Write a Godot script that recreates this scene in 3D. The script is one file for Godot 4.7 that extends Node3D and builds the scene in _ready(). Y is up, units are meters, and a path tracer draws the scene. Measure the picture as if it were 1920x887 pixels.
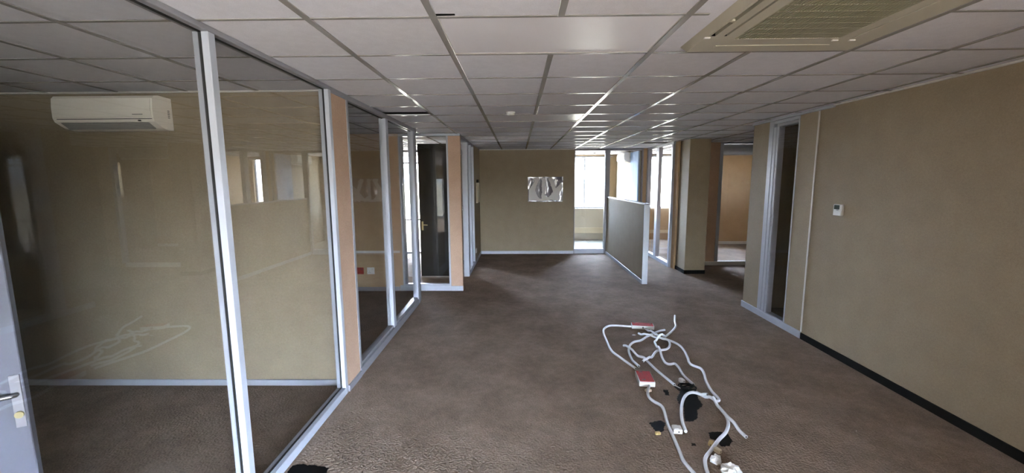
extends Node3D
# Empty office floor: glazed partitions on the left, suspended ceiling, loose conduits on the carpet.

const H := 2.634            # underside of the ceiling tiles
const GX := -0.395          # ceiling grid origin
const GZ := -2.11
const G := 0.6
const RX := 1.8
const RW0 := 1.7             # windows behind the camera: extent along z and height
const RW1 := 6.7
const RY0 := 0.05
const RY1 := 2.1
var M := {}
var used := {}
var rng := RandomNumberGenerator.new()

# ---------------------------------------------------------------- naming and tagging
func numbered(n: String) -> String:
	if not used.has(n):
		used[n] = 0
		return n
	used[n] += 1
	return "%s_%03d" % [n, used[n]]

func tag(o: Node3D, label: String, category: String, group := "", kind := "") -> Node3D:
	if label: o.set_meta("label", label)
	if category: o.set_meta("category", category)
	if group: o.set_meta("group", group)
	if kind: o.set_meta("kind", kind)
	return o

func thing(called: String, at: Vector3, label: String, category: String, group := "", kind := "") -> Node3D:
	var o := Node3D.new()
	o.name = numbered(called)
	add_child(o)
	o.position = at
	return tag(o, label, category, group, kind)

func structure(called: String, at: Vector3, label: String, category: String) -> Node3D:
	return thing(called, at, label, category, "", "structure")

func origin_of(n: Node) -> Vector3:
	var p := Vector3.ZERO
	var k := n
	while k != self and k != null:
		p += (k as Node3D).position
		k = k.get_parent()
	return p

# ---------------------------------------------------------------- mesh helpers
func quad(st: SurfaceTool, a: Vector3, b: Vector3, c: Vector3, d: Vector3, out: Vector3) -> void:
	# a b c d around; wound clockwise as seen from «out»
	var n := (b - a).cross(c - a)
	var p := [a, b, c, a, c, d]
	if n.dot(out) > 0: p = [a, c, b, a, d, c]
	for v in p:
		st.add_vertex(v)

func tri(st: SurfaceTool, a: Vector3, b: Vector3, c: Vector3, out: Vector3) -> void:
	var n := (b - a).cross(c - a)
	var p := [a, b, c]
	if n.dot(out) > 0: p = [a, c, b]
	for v in p:
		st.add_vertex(v)

func add_box(st: SurfaceTool, mn: Vector3, mx: Vector3, bev := 0.0) -> void:
	var c := (mn + mx) * 0.5
	var h := (mx - mn) * 0.5
	var b: float = min(bev, min(h.x, min(h.y, h.z)) * 0.6)
	for ax in 3:
		var u := (ax + 1) % 3
		var w := (ax + 2) % 3
		for s in [-1.0, 1.0]:
			var q := []
			for k in [[-1, -1], [1, -1], [1, 1], [-1, 1]]:
				var v := Vector3.ZERO
				v[ax] = s * h[ax]
				v[u] = k[0] * (h[u] - b)
				v[w] = k[1] * (h[w] - b)
				q.append(c + v)
			var nn := Vector3.ZERO
			nn[ax] = s
			quad(st, q[0], q[1], q[2], q[3], nn)
	if b <= 0.0: return
	for ax in 3:
		var u := (ax + 1) % 3
		var w := (ax + 2) % 3
		for s in [-1.0, 1.0]:
			for t in [-1.0, 1.0]:
				var q := []
				for k in [[0, -1], [0, 1], [1, 1], [1, -1]]:
					var v := Vector3.ZERO
					v[u] = s * (h[u] - (b if k[0] == 1 else 0.0))
					v[w] = t * (h[w] - (b if k[0] == 0 else 0.0))
					v[ax] = k[1] * (h[ax] - b)
					q.append(c + v)
				var nn := Vector3.ZERO
				nn[u] = s
				nn[w] = t
				quad(st, q[0], q[1], q[2], q[3], nn)
	for sx in [-1.0, 1.0]:
		for sy in [-1.0, 1.0]:
			for sz in [-1.0, 1.0]:
				var s := Vector3(sx, sy, sz)
				tri(st, c + s * Vector3(h.x, h.y - b, h.z - b), c + s * Vector3(h.x - b, h.y, h.z - b), c + s * Vector3(h.x - b, h.y - b, h.z), s)

func tool() -> SurfaceTool:
	var st := SurfaceTool.new()
	st.begin(Mesh.PRIMITIVE_TRIANGLES)
	st.set_smooth_group(-1)
	return st

func put(st: SurfaceTool, called: String, mat: Material, parent: Node, at := Vector3.ZERO) -> MeshInstance3D:
	st.generate_normals()
	var o := MeshInstance3D.new()
	o.mesh = st.commit()
	o.material_override = mat
	o.name = numbered(called) if parent == self else called
	parent.add_child(o, true)
	o.position = at
	return o

# a box given in world coordinates, as a part of parent
func bx(parent: Node, called: String, mn: Vector3, mx: Vector3, mat: Material, bev := 0.002) -> MeshInstance3D:
	var c := (mn + mx) * 0.5
	var st := tool()
	add_box(st, mn - c, mx - c, bev)
	return put(st, called, mat, parent, c - origin_of(parent))

func add_prism(st: SurfaceTool, prof: PackedVector2Array, x0: float, x1: float) -> void:
	# profile (z, y) extruded along x
	var n := prof.size()
	var mid := Vector2.ZERO
	for p in prof: mid += p
	mid /= n
	for k in n:
		var a := prof[k]
		var b := prof[(k + 1) % n]
		var o := (a + b) * 0.5 - mid
		quad(st, Vector3(x0, a.y, a.x), Vector3(x1, a.y, a.x), Vector3(x1, b.y, b.x), Vector3(x0, b.y, b.x), Vector3(0, o.y, o.x))
		tri(st, Vector3(x0, a.y, a.x), Vector3(x0, b.y, b.x), Vector3(x0, mid.y, mid.x), Vector3(-1, 0, 0))
		tri(st, Vector3(x1, a.y, a.x), Vector3(x1, b.y, b.x), Vector3(x1, mid.y, mid.x), Vector3(1, 0, 0))

func add_tube(st: SurfaceTool, pts: Array, r: float, sides := 10, caps := true) -> void:
	st.set_smooth_group(0)
	var rings := []
	var up := Vector3.UP
	for k in pts.size():
		var d: Vector3 = (pts[min(k + 1, pts.size() - 1)] - pts[max(k - 1, 0)]).normalized()
		if absf(d.dot(up)) > 0.95: up = Vector3.RIGHT if absf(d.x) < 0.9 else Vector3.BACK
		var s := d.cross(up).normalized()
		var t := s.cross(d).normalized()
		up = t
		var ring := []
		for j in sides:
			var a := TAU * j / sides
			ring.append(pts[k] + (s * cos(a) + t * sin(a)) * r)
		rings.append(ring)
	for k in rings.size() - 1:
		for j in sides:
			var j2 := (j + 1) % sides
			quad(st, rings[k][j], rings[k][j2], rings[k + 1][j2], rings[k + 1][j], rings[k][j] + rings[k][j2] - pts[k] * 2.0)
	if caps:
		st.set_smooth_group(-1)
		for e in [0, rings.size() - 1]:
			var o: Vector3 = pts[e] - pts[1 if e == 0 else e - 1]
			for j in sides:
				tri(st, pts[e], rings[e][j], rings[e][(j + 1) % sides], o)

func add_disc_stack(st: SurfaceTool, prof: Array, sides := 24) -> void:
	# lathe about y: prof is [radius, y] from one end to the other
	st.set_smooth_group(0)
	for k in prof.size() - 1:
		for j in sides:
			var a := TAU * j / sides
			var b := TAU * (j + 1) / sides
			var p := []
			for q in [[k, a], [k, b], [k + 1, b], [k + 1, a]]:
				p.append(Vector3(cos(q[1]) * prof[q[0]][0], prof[q[0]][1], sin(q[1]) * prof[q[0]][0]))
			var dr: float = prof[k + 1][0] - prof[k][0]
			var dy: float = prof[k + 1][1] - prof[k][1]
			var out := Vector3(cos((a + b) / 2), 0, sin((a + b) / 2)) * dy - Vector3.UP * dr
			if (prof[0][1] > prof[-1][1]): out = -out
			if p[0].is_equal_approx(p[1]): tri(st, p[0], p[2], p[3], out)
			elif p[2].is_equal_approx(p[3]): tri(st, p[0], p[1], p[2], out)
			else: quad(st, p[0], p[1], p[2], p[3], out)

# ---------------------------------------------------------------- materials
func noise_image(seed_: int, freq: float, size: int, octaves := 4) -> Image:
	var n := FastNoiseLite.new()
	n.seed = seed_
	n.noise_type = FastNoiseLite.TYPE_SIMPLEX_SMOOTH
	n.frequency = freq
	n.fractal_octaves = octaves
	return n.get_seamless_image(size, size)

func ramp_tex(size: int, layers: Array, dark: Color, light: Color, jitter := 0.0) -> ImageTexture:
	# layers: [seed, frequency, weight]; mixes dark and light by the summed noise
	var ims := []
	for l in layers: ims.append(noise_image(l[0], l[1], size))
	var im := Image.create(size, size, false, Image.FORMAT_RGB8)
	var r := RandomNumberGenerator.new()
	r.seed = 77
	for y in size:
		for x in size:
			var t := 0.5
			for k in layers.size():
				t += (ims[k].get_pixel(x, y).r - 0.5) * layers[k][2]
			t += r.randf_range(-jitter, jitter)
			im.set_pixel(x, y, dark.lerp(light, clampf(t, 0, 1)))
	return ImageTexture.create_from_image(im)

func plain(c: Color, rough := 0.6, metal := 0.0, spec := 0.5) -> StandardMaterial3D:
	var m := StandardMaterial3D.new()
	m.albedo_color = c
	m.roughness = rough
	m.metallic = metal
	m.metallic_specular = spec
	return m

func textured(t: Texture2D, scale: float, rough := 0.9, spec := 0.3) -> StandardMaterial3D:
	var m := plain(Color.WHITE, rough, 0.0, spec)
	m.albedo_texture = t
	m.uv1_triplanar = true
	m.uv1_world_triplanar = true
	m.uv1_scale = Vector3.ONE * scale
	return m

func c8(r: int, g: int, b: int) -> Color:
	return Color8(r, g, b)

func glass(tint: Color, a: float) -> StandardMaterial3D:
	var m := plain(Color(tint.r, tint.g, tint.b, a), 0.0, 0.0, 0.44)
	m.transparency = BaseMaterial3D.TRANSPARENCY_ALPHA
	return m

func make_materials() -> void:
	M.wall = textured(ramp_tex(512, [[3, 0.012, 0.5], [4, 0.15, 0.5]], c8(140, 127, 105), c8(156, 143, 120), 0.35), 0.5, 0.75, 0.4)
	M.strip = textured(ramp_tex(512, [[5, 0.012, 0.5], [6, 0.15, 0.5]], c8(178, 149, 127), c8(196, 167, 144), 0.35), 0.5, 0.75, 0.4)
	M.brown = textured(ramp_tex(512, [[7, 0.012, 0.5], [8, 0.15, 0.5]], c8(172, 144, 110), c8(190, 162, 127), 0.35), 0.5, 0.75, 0.4)
	M.white_wall = textured(ramp_tex(256, [[9, 0.02, 0.6]], c8(150, 131, 104), c8(164, 145, 117), 0.2), 0.5, 0.95, 0.1)
	M.carpet = textured(ramp_tex(1024, [[11, 0.006, 0.55], [12, 0.03, 0.35], [13, 0.3, 0.5]], c8(112, 99, 88), c8(158, 142, 128), 0.32), 0.3, 1.0, 0.15)
	var hb := noise_image(14, 0.35, 512, 2)
	hb.bump_map_to_normal_map(3.0)
	M.carpet.normal_enabled = true
	M.carpet.normal_texture = ImageTexture.create_from_image(hb)
	M.carpet.normal_scale = 0.6
	M.tile = textured(ramp_tex(512, [[15, 0.02, 0.5], [16, 0.25, 0.5]], c8(214, 215, 224), c8(230, 231, 240), 0.4), 1.1, 0.95, 0.2)
	M.tile_b = textured(ramp_tex(512, [[17, 0.02, 0.5], [18, 0.25, 0.5]], c8(211, 211, 218), c8(227, 227, 234), 0.4), 1.1, 0.95, 0.2)
	M.bar = plain(c8(150, 148, 146), 0.22, 0.0, 0.7)
	M.diffuser = plain(c8(238, 238, 246), 0.35, 0.0, 0.5)
	M.trim = plain(c8(214, 212, 208), 0.5)
	M.alu = plain(c8(174, 179, 190), 0.38, 0.1, 0.5)
	M.alu_grey = plain(c8(138, 138, 144), 0.42, 0.1, 0.5)
	M.gasket = plain(c8(18, 18, 18), 0.7)
	M.black_skirt = plain(c8(24, 23, 22), 0.85, 0.0, 0.2)
	M.glass = glass(c8(60, 64, 58), 0.03)
	M.glass_clear = glass(c8(120, 125, 122), 0.02)
	M.dark_door = plain(c8(30, 28, 26), 0.35, 0.0, 0.3)
	M.pale_door = plain(c8(94, 97, 109), 0.5)
	M.brass = plain(c8(190, 180, 140), 0.3, 0.7)
	M.chrome = plain(c8(170, 172, 178), 0.22, 0.9)
	M.white_plastic = plain(c8(226, 226, 224), 0.4)
	M.ac_white = plain(c8(247, 242, 233), 0.45)
	M.ac_grey = plain(c8(160, 160, 157), 0.5)
	M.cream = plain(c8(216, 204, 176), 0.5)
	M.conduit = plain(c8(236, 241, 248), 0.45)
	M.red = plain(c8(156, 20, 24), 0.7, 0.0, 0.25)
	M.dark_red = plain(c8(96, 14, 18), 0.5)
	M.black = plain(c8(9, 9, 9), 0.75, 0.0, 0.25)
	M.cassette = plain(c8(188, 184, 168), 0.5)
	M.cassette_grille = plain(c8(160, 156, 134), 0.55)
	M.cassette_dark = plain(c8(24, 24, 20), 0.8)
	M.paver = textured(ramp_tex(256, [[21, 0.03, 0.8]], c8(104, 100, 88), c8(120, 115, 102), 0.15), 0.7, 0.6, 0.4)
	M.panel_white = plain(c8(222, 230, 240), 0.4)
	M.far_panel = plain(c8(164, 182, 208), 0.9, 0.0, 0.1)
	M.sill = plain(c8(200, 192, 174), 0.8)
	M.concrete = plain(c8(70, 68, 66), 0.95)
	M.lcd = plain(c8(34, 48, 38), 0.5, 0.0, 0.2)
	M.print_grey = plain(c8(88, 86, 84), 0.6)
	M.slat = plain(c8(214, 216, 220), 0.5)
	M.tan = plain(c8(190, 168, 112), 0.6)
	M.notice = plain(c8(122, 118, 126), 0.16, 0.0, 0.75)
	M.blind_roll = plain(c8(176, 176, 178), 0.6)

# ---------------------------------------------------------------- glazing
# frame and panes of a partition that runs along z (plane x) ; posts: [z_near, z_far], panes: [z_near, z_far]
func pane_x(parent: Node, x: float, z0: float, z1: float, y0: float, y1: float, m: Material) -> void:
	bx(parent, "pane", Vector3(x - 0.003, y0, min(z0, z1)), Vector3(x + 0.003, y1, max(z0, z1)), m, 0.0)

func pane_z(parent: Node, z: float, x0: float, x1: float, y0: float, y1: float, m: Material) -> void:
	bx(parent, "pane", Vector3(x0, y0, z - 0.003), Vector3(x1, y1, z + 0.003), m, 0.0)

func _ready() -> void:
	rng.seed = 5
	# ------------------------------------------------ camera, sky, exposure
	var cam := Camera3D.new()
	cam.name = "camera"
	cam.fov = rad_to_deg(2.0 * atan(443.5 / 793.12))
	cam.near = 0.05
	cam.far = 200.0
	cam.rotation_order = EULER_ORDER_YXZ
	cam.rotation = Vector3(-0.1319, 0.0146, -0.0062)
	cam.position = Vector3(0, 1.867, 0)
	add_child(cam)
	cam.current = true

	var env := Environment.new()
	env.background_mode = Environment.BG_SKY
	var sky := Sky.new()
	var sm := ProceduralSkyMaterial.new()
	sm.sky_top_color = Color(0.76, 0.86, 1.0)
	sm.sky_horizon_color = Color(0.89, 0.94, 1.0)
	sm.ground_horizon_color = Color(0.48, 0.48, 0.46)
	sm.ground_bottom_color = Color(0.42, 0.42, 0.40)
	sm.sun_angle_max = 0.0
	sky.sky_material = sm
	env.sky = sky
	env.background_energy_multiplier = 165.0
	env.tonemap_mode = Environment.TONE_MAPPER_LINEAR
	env.tonemap_exposure = 1.04
	env.sdfgi_enabled = true
	env.ssao_enabled = true
	env.ssil_enabled = true
	var we := WorldEnvironment.new()
	we.environment = env
	add_child(we)

	var sun := DirectionalLight3D.new()
	sun.name = "sun"
	sun.look_at_from_position(Vector3.ZERO, Vector3(-0.88, -0.52, -0.25), Vector3.UP)
	sun.light_color = Color(1.0, 1.0, 1.0)
	sun.light_energy = 42.0
	sun.light_angular_distance = 0.6
	sun.shadow_enabled = true
	add_child(sun)

	make_materials()
	build_shell()
	build_ceiling()
	build_left_glazing()
	build_far_end()
	build_right_side()
	build_fittings()
	build_floor_clutter()

# ---------------------------------------------------------------- shell
func wall(called: String, mn: Vector3, mx: Vector3, m: Material, label: String) -> MeshInstance3D:
	var o := bx(self, called, mn, mx, m, 0.0)
	tag(o, label, "wall", "", "structure")
	return o

func skirting(called: String, mn: Vector3, mx: Vector3, m: Material, label: String) -> MeshInstance3D:
	var o := bx(self, called, mn, mx, m, 0.003)
	tag(o, label, "skirting", "", "structure")
	return o

func build_shell() -> void:
	var f := bx(self, "floor", Vector3(-5.6, -0.2, -13.5), Vector3(7.7, 0, 0.9), M.carpet, 0.0)
	tag(f, "worn brown-grey office carpet running the length of the room", "floor", "", "structure")
	var f2 := bx(self, "floor_rear", Vector3(-5.6, -0.2, 0.9), Vector3(2.0, 0, 7.2), M.carpet, 0.0)
	tag(f2, "carpet of the narrower part of the room by the side windows", "floor", "", "structure")
	var slab := bx(self, "ceiling_slab", Vector3(-5.6, 3.05, -13.5), Vector3(2.0, 3.2, 7.2), M.concrete, 0.0)
	tag(slab, "dark concrete slab above the hung ceiling", "ceiling", "", "structure")
	var slab2 := bx(self, "ceiling_slab_right", Vector3(2.0, 3.05, -13.5), Vector3(7.7, 3.2, 0.9), M.concrete, 0.0)
	tag(slab2, "dark concrete slab above the rooms on the right", "ceiling", "", "structure")
	# outer walls
	wall("wall_outer_left", Vector3(-5.6, 0, -10.8), Vector3(-5.4, 3.05, 7.0), M.brown, "beige painted wall at the back of the glazed offices")
	wall("wall_dark_office", Vector3(6.0, 0, -9.15), Vector3(6.1, 3.05, 0.7), M.wall, "beige painted wall closing the unlit office and the bay")
	wall("wall_right", Vector3(3.32, 0, -4.82), Vector3(3.42, H, 0.7), M.wall, "long bare beige wall carrying the small thermostat")
	wall("wall_right_panel", Vector3(3.32, 0, -5.147), Vector3(3.42, H, -4.83), M.wall, "narrow beige wall panel between white joint strip and dark glazing")
	wall("wall_right_end", Vector3(3.32, 0, -6.13), Vector3(3.42, H, -5.755), M.wall, "beige wall end beside the white frame of the dark glazing")
	wall("wall_bay_return", Vector3(3.42, 0, -6.13), Vector3(6.0, H, -6.03), M.wall, "beige wall turning into the dim bay")
	wall("wall_far", Vector3(-0.96, 0, -10.82), Vector3(1.41, H, -10.7), M.wall, "shaded beige end wall with the crinkled notice")
	wall("wall_office_divider", Vector3(-5.4, 0, -3.80), Vector3(-1.60, H, -3.68), M.wall, "beige wall behind the glass with the wall air conditioner")
	wall("wall_second_office", Vector3(-5.4, 0, -7.15), Vector3(-1.96, H, -7.05), M.brown, "brown back wall of the second glazed office with sockets")
	wall("wall_corridor_left", Vector3(-1.06, 0, -10.7), Vector3(-0.96, H, -9.30), M.wall, "dark beige side wall next to the end wall")
	# window wall at the far end (two rooms)
	var zw := -13.25
	var ww := structure("wall_window", Vector3(0, 0, zw), "pale wall around the bright windows beyond the end wall", "wall")
	bx(ww, "sill_wall", Vector3(-0.1, 0, zw - 0.2), Vector3(3.1, 0.98, zw), M.sill, 0.0)
	bx(ww, "sill_wall", Vector3(3.1, 0, zw - 0.2), Vector3(5.4, 0.98, zw), M.brown, 0.0)
	bx(ww, "lintel", Vector3(-0.1, 2.6, zw - 0.2), Vector3(5.4, 3.05, zw), M.white_wall, 0.0)
	bx(ww, "pier", Vector3(-0.1, 0.98, zw - 0.2), Vector3(1.35, 2.6, zw), M.white_wall, 0.0)
	bx(ww, "pier", Vector3(2.80, 0.98, zw - 0.2), Vector3(3.40, 2.6, zw), M.white_wall, 0.0)
	bx(ww, "pier", Vector3(5.15, 0.98, zw - 0.2), Vector3(5.4, 2.6, zw), M.white_wall, 0.0)
	wall("wall_far_room_left", Vector3(-0.2, 0, zw - 0.2), Vector3(-0.1, 3.05, -10.82), M.white_wall, "pale side wall of the bright room beyond the end wall")
	wall("wall_far_room_right", Vector3(3.04, 0, zw), Vector3(3.14, 3.05, -10.76), M.wall, "cream side wall of the bright room carrying a small air conditioner")
	wall("wall_right_room_back", Vector3(5.3, 0, -12.3), Vector3(7.5, 3.05, -12.2), M.brown, "tan wall seen through the glass beyond the square column")
	wall("wall_right_room_nib", Vector3(5.3, 0, zw), Vector3(5.4, 3.05, -12.3), M.brown, "tan nib wall beside the blinds")
	# right outer wall with a window lighting the room behind the column
	var ow := structure("wall_outer_right", Vector3(7.5, 0, -11), "outer wall of the room behind the square column", "wall")
	bx(ow, "sill_wall", Vector3(7.5, 0, -12.3), Vector3(7.7, 1.5, -9.0), M.wall, 0.0)
	bx(ow, "lintel", Vector3(7.5, 2.4, -12.3), Vector3(7.7, 3.05, -9.0), M.wall, 0.0)
	bx(ow, "pier", Vector3(7.5, 1.5, -12.3), Vector3(7.7, 2.4, -11.3), M.wall, 0.0)
	bx(ow, "pier", Vector3(7.5, 1.5, -11.05), Vector3(7.7, 2.4, -9.0), M.wall, 0.0)
	bx(ow, "added_sun_blocker", Vector3(7.7, 2.5, -12.3), Vector3(9.6, 2.6, -9.0), M.concrete, 0.0)  # unseen slab, added outside only to keep the sun out of this opening
	# the room goes on behind the camera, narrower, with windows along its right side and end
	var rw := structure("wall_rear_side", Vector3(RX, 0, 4.2), "beige outer wall around the row of low windows", "wall")
	bx(rw, "return_wall", Vector3(RX, 0, 0.7), Vector3(3.42, 3.05, 0.9), M.wall, 0.0)
	bx(rw, "pier", Vector3(RX, 0, 0.9), Vector3(RX + 0.2, 3.05, RW0), M.wall, 0.0)
	bx(rw, "pier", Vector3(RX, 0, RW1), Vector3(RX + 0.2, 3.05, 7.2), M.wall, 0.0)
	bx(rw, "sill_wall", Vector3(RX, 0, RW0), Vector3(RX + 0.2, RY0, RW1), M.wall, 0.0)
	bx(rw, "lintel", Vector3(RX, RY1, RW0), Vector3(RX + 0.2, 3.05, RW1), M.wall, 0.0)
	var w1 := structure("window_1", Vector3(RX + 0.1, RY0, (RW0 + RW1) / 2), "row of tall aluminium windows in the side wall", "window")
	var nw := 4
	for k in nw + 1:
		var zz: float = lerpf(RW0 + 0.02, RW1 - 0.02, float(k) / nw)
		bx(w1, "frame", Vector3(RX + 0.07, RY0 + 0.05, zz - 0.02), Vector3(RX + 0.13, RY1 - 0.05, zz + 0.02), M.alu)
		if k < nw:
			var z2: float = lerpf(RW0 + 0.02, RW1 - 0.02, float(k + 1) / nw)
			pane_x(w1, RX + 0.1, zz + 0.02, z2 - 0.02, RY0 + 0.05, RY1 - 0.05, M.glass_clear)
	for yy in [[RY0, RY0 + 0.05], [RY1 - 0.05, RY1]]:
		bx(w1, "frame", Vector3(RX + 0.07, yy[0], RW0), Vector3(RX + 0.13, yy[1], RW1), M.alu)
	var re := structure("wall_rear", Vector3(0, 0, 7.0), "beige wall around the glazed entrance doors", "wall")
	bx(re, "pier", Vector3(-5.6, 0, 7.0), Vector3(-0.4, 3.05, 7.2), M.wall, 0.0)
	bx(re, "pier", Vector3(RX - 0.1, 0, 7.0), Vector3(RX, 3.05, 7.2), M.wall, 0.0)
	bx(re, "lintel", Vector3(-0.4, 2.0, 7.0), Vector3(RX - 0.1, 3.05, 7.2), M.wall, 0.0)
	bx(re, "sill_wall", Vector3(-0.4, 0, 7.0), Vector3(RX - 0.1, 0.05, 7.2), M.wall, 0.0)
	outside_window("window_13", Vector3(-0.4, 0.05, 7.1), Vector3(RX - 0.1, 2.0, 7.1), 2, "glazed entrance doors in the short wall")
	wall("wall_dark_office_near", Vector3(3.42, 0, 0.7), Vector3(6.1, 3.05, 0.9), M.wall, "wall closing the unlit office towards the side windows")
	wall("wall_dark_office_outer", Vector3(6.1, 0, -9.15), Vector3(6.25, 3.05, 0.9), M.wall, "outer wall of the unlit office")
	outside_window("window_2", Vector3(1.35, 0.98, zw - 0.1), Vector3(2.80, 2.6, zw - 0.1), 2, "overexposed white window in the room beyond the end wall")
	outside_window("window_3", Vector3(3.40, 0.98, zw - 0.1), Vector3(5.15, 2.6, zw - 0.1), 2, "bright window with raised blinds behind the right glazing")
	# room 3 window, full height
	var w3 := structure("window_4", Vector3(-3, 0, -10.8), "tall bright window beyond the dark open door", "window")
	for x in [-3.40, -2.36]:
		bx(w3, "frame", Vector3(x, 0, -10.86), Vector3(x + 0.05, H, -10.8), M.alu_grey)
	for y in [[0.0, 0.05], [0.86, 0.90], [2.30, 2.34], [H - 0.05, H]]:
		for x in [[-3.35, -2.36]]:
			bx(w3, "transom", Vector3(x[0], y[0], -10.86), Vector3(x[1], y[1], -10.8), M.alu_grey)
	for x in [[-3.35, -2.36]]:
		for y in [[0.05, 0.86], [0.90, 2.30], [2.34, H - 0.05]]:
			pane_z(w3, -10.83, x[0], x[1], y[0], y[1], M.glass_clear)
	wall("wall_third_office", Vector3(-5.4, 0, -10.9), Vector3(-3.40, 3.05, -10.78), M.wall, "beige wall beside the tall bright window")
	wall("wall_third_office_pier", Vector3(-2.31, 0, -10.9), Vector3(-1.06, 3.05, -10.78), M.wall, "beige wall behind the dark open door")
	var lint := bx(self, "wall_third_office_lintel", Vector3(-3.40, H, -10.9), Vector3(-2.31, 3.05, -10.78), M.wall, 0.0)
	tag(lint, "lintel above the tall bright window", "wall", "", "structure")

	# pale tiled floor in the bright far room
	var tf := structure("floor_tiles", Vector3(1.55, 0, -12.0), "cream floor tiles in the bright room beyond the end wall", "floor")
	for i in 6:
		for j in 5:
			var x0 := -0.1 + i * 0.55
			var z0 := -10.84 - j * 0.482
			bx(tf, "floor_tile", Vector3(x0 + 0.003, 0.001, z0 - 0.479), Vector3(min(x0 + 0.547, 3.0), 0.009 + rng.randf() * 0.0008, z0 - 0.003), M.paver, 0.0015)
	# skirtings
	skirting("baseboard_right", Vector3(3.305, 0, -4.82), Vector3(3.32, 0.075, 0.7), M.black_skirt, "black skirting along the bare right wall")
	skirting("baseboard_right_alu", Vector3(3.303, 0, -6.145), Vector3(3.32, 0.085, -4.83), M.alu, "pale aluminium skirting under the dark glazing")
	skirting("baseboard_far", Vector3(-0.96, 0, -10.7), Vector3(1.41, 0.075, -10.682), M.alu, "pale skirting under the end wall")
	skirting("baseboard_first_office", Vector3(-5.4, 0, -3.68), Vector3(-1.66, 0.055, -3.662), M.alu, "pale blue-grey skirting on the wall behind the glass")
	skirting("baseboard_second_office", Vector3(-5.4, 0, -7.05), Vector3(-2.03, 0.07, -7.035), M.alu_grey, "grey skirting under the brown office wall")
	skirting("baseboard_corridor_left", Vector3(-0.96, 0, -10.68), Vector3(-0.945, 0.075, -9.30), M.alu_grey, "skirting on the dark side wall")
	skirting("baseboard_right_room", Vector3(5.4, 0, -12.2), Vector3(7.5, 0.085, -12.18), M.trim, "white skirting on the tan wall beyond the column")
	# trims
	var t1 := bx(self, "trim_1", Vector3(3.295, H - 0.016, -4.6), Vector3(3.32, H - 0.001, 0.7), M.trim)
	tag(t1, "thin pale angle trim between ceiling and right wall", "trim", "", "structure")
	var t2 := bx(self, "trim_2", Vector3(-0.96, H - 0.02, -10.7), Vector3(1.41, H - 0.001, -10.678), M.trim)
	tag(t2, "thin pale angle trim between ceiling and end wall", "trim", "", "structure")
	var t3 := bx(self, "trim_3", Vector3(3.31, 0.085, -4.835), Vector3(3.32, H - 0.03, -4.815), M.trim)
	tag(t3, "white vertical joint strip on the right wall", "trim", "", "structure")
	var t4 := bx(self, "trim_4", Vector3(3.296, H - 0.03, -6.13), Vector3(3.32, H - 0.001, -4.6), M.alu)
	tag(t4, "pale aluminium head trim above the dark glazing", "trim", "", "structure")
	var t5 := bx(self, "trim_5", Vector3(-5.4, H - 0.015, -3.68), Vector3(-1.66, H - 0.001, -3.66), M.trim)
	tag(t5, "thin pale angle trim above the office wall behind the glass", "trim", "", "structure")

func outside_window(called: String, a: Vector3, b: Vector3, n: int, label: String) -> void:
	var w := structure(called, Vector3((a.x + b.x) / 2, a.y, a.z), label, "window")
	var z := a.z
	for y in [[a.y, a.y + 0.05], [b.y - 0.05, b.y]]:
		bx(w, "frame", Vector3(a.x, y[0], z - 0.03), Vector3(b.x, y[1], z + 0.03), M.alu)
	var st := (b.x - a.x) / n
	for k in n + 1:
		var x: float = clampf(a.x + st * k, a.x + 0.02, b.x - 0.02)
		bx(w, "frame", Vector3(x - 0.02, a.y + 0.05, z - 0.03), Vector3(x + 0.02, b.y - 0.05, z + 0.03), M.alu)
	for k in n:
		var x0: float = clampf(a.x + st * k, a.x + 0.02, b.x - 0.02) + 0.02
		var x1: float = clampf(a.x + st * (k + 1), a.x + 0.02, b.x - 0.02) - 0.02
		pane_z(w, z, x0, x1, a.y + 0.05, b.y - 0.05, M.glass_clear)

# ---------------------------------------------------------------- suspended ceiling
func gx(i: int) -> float: return GX + G * i
func gz(j: int) -> float: return GZ - G * j

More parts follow.
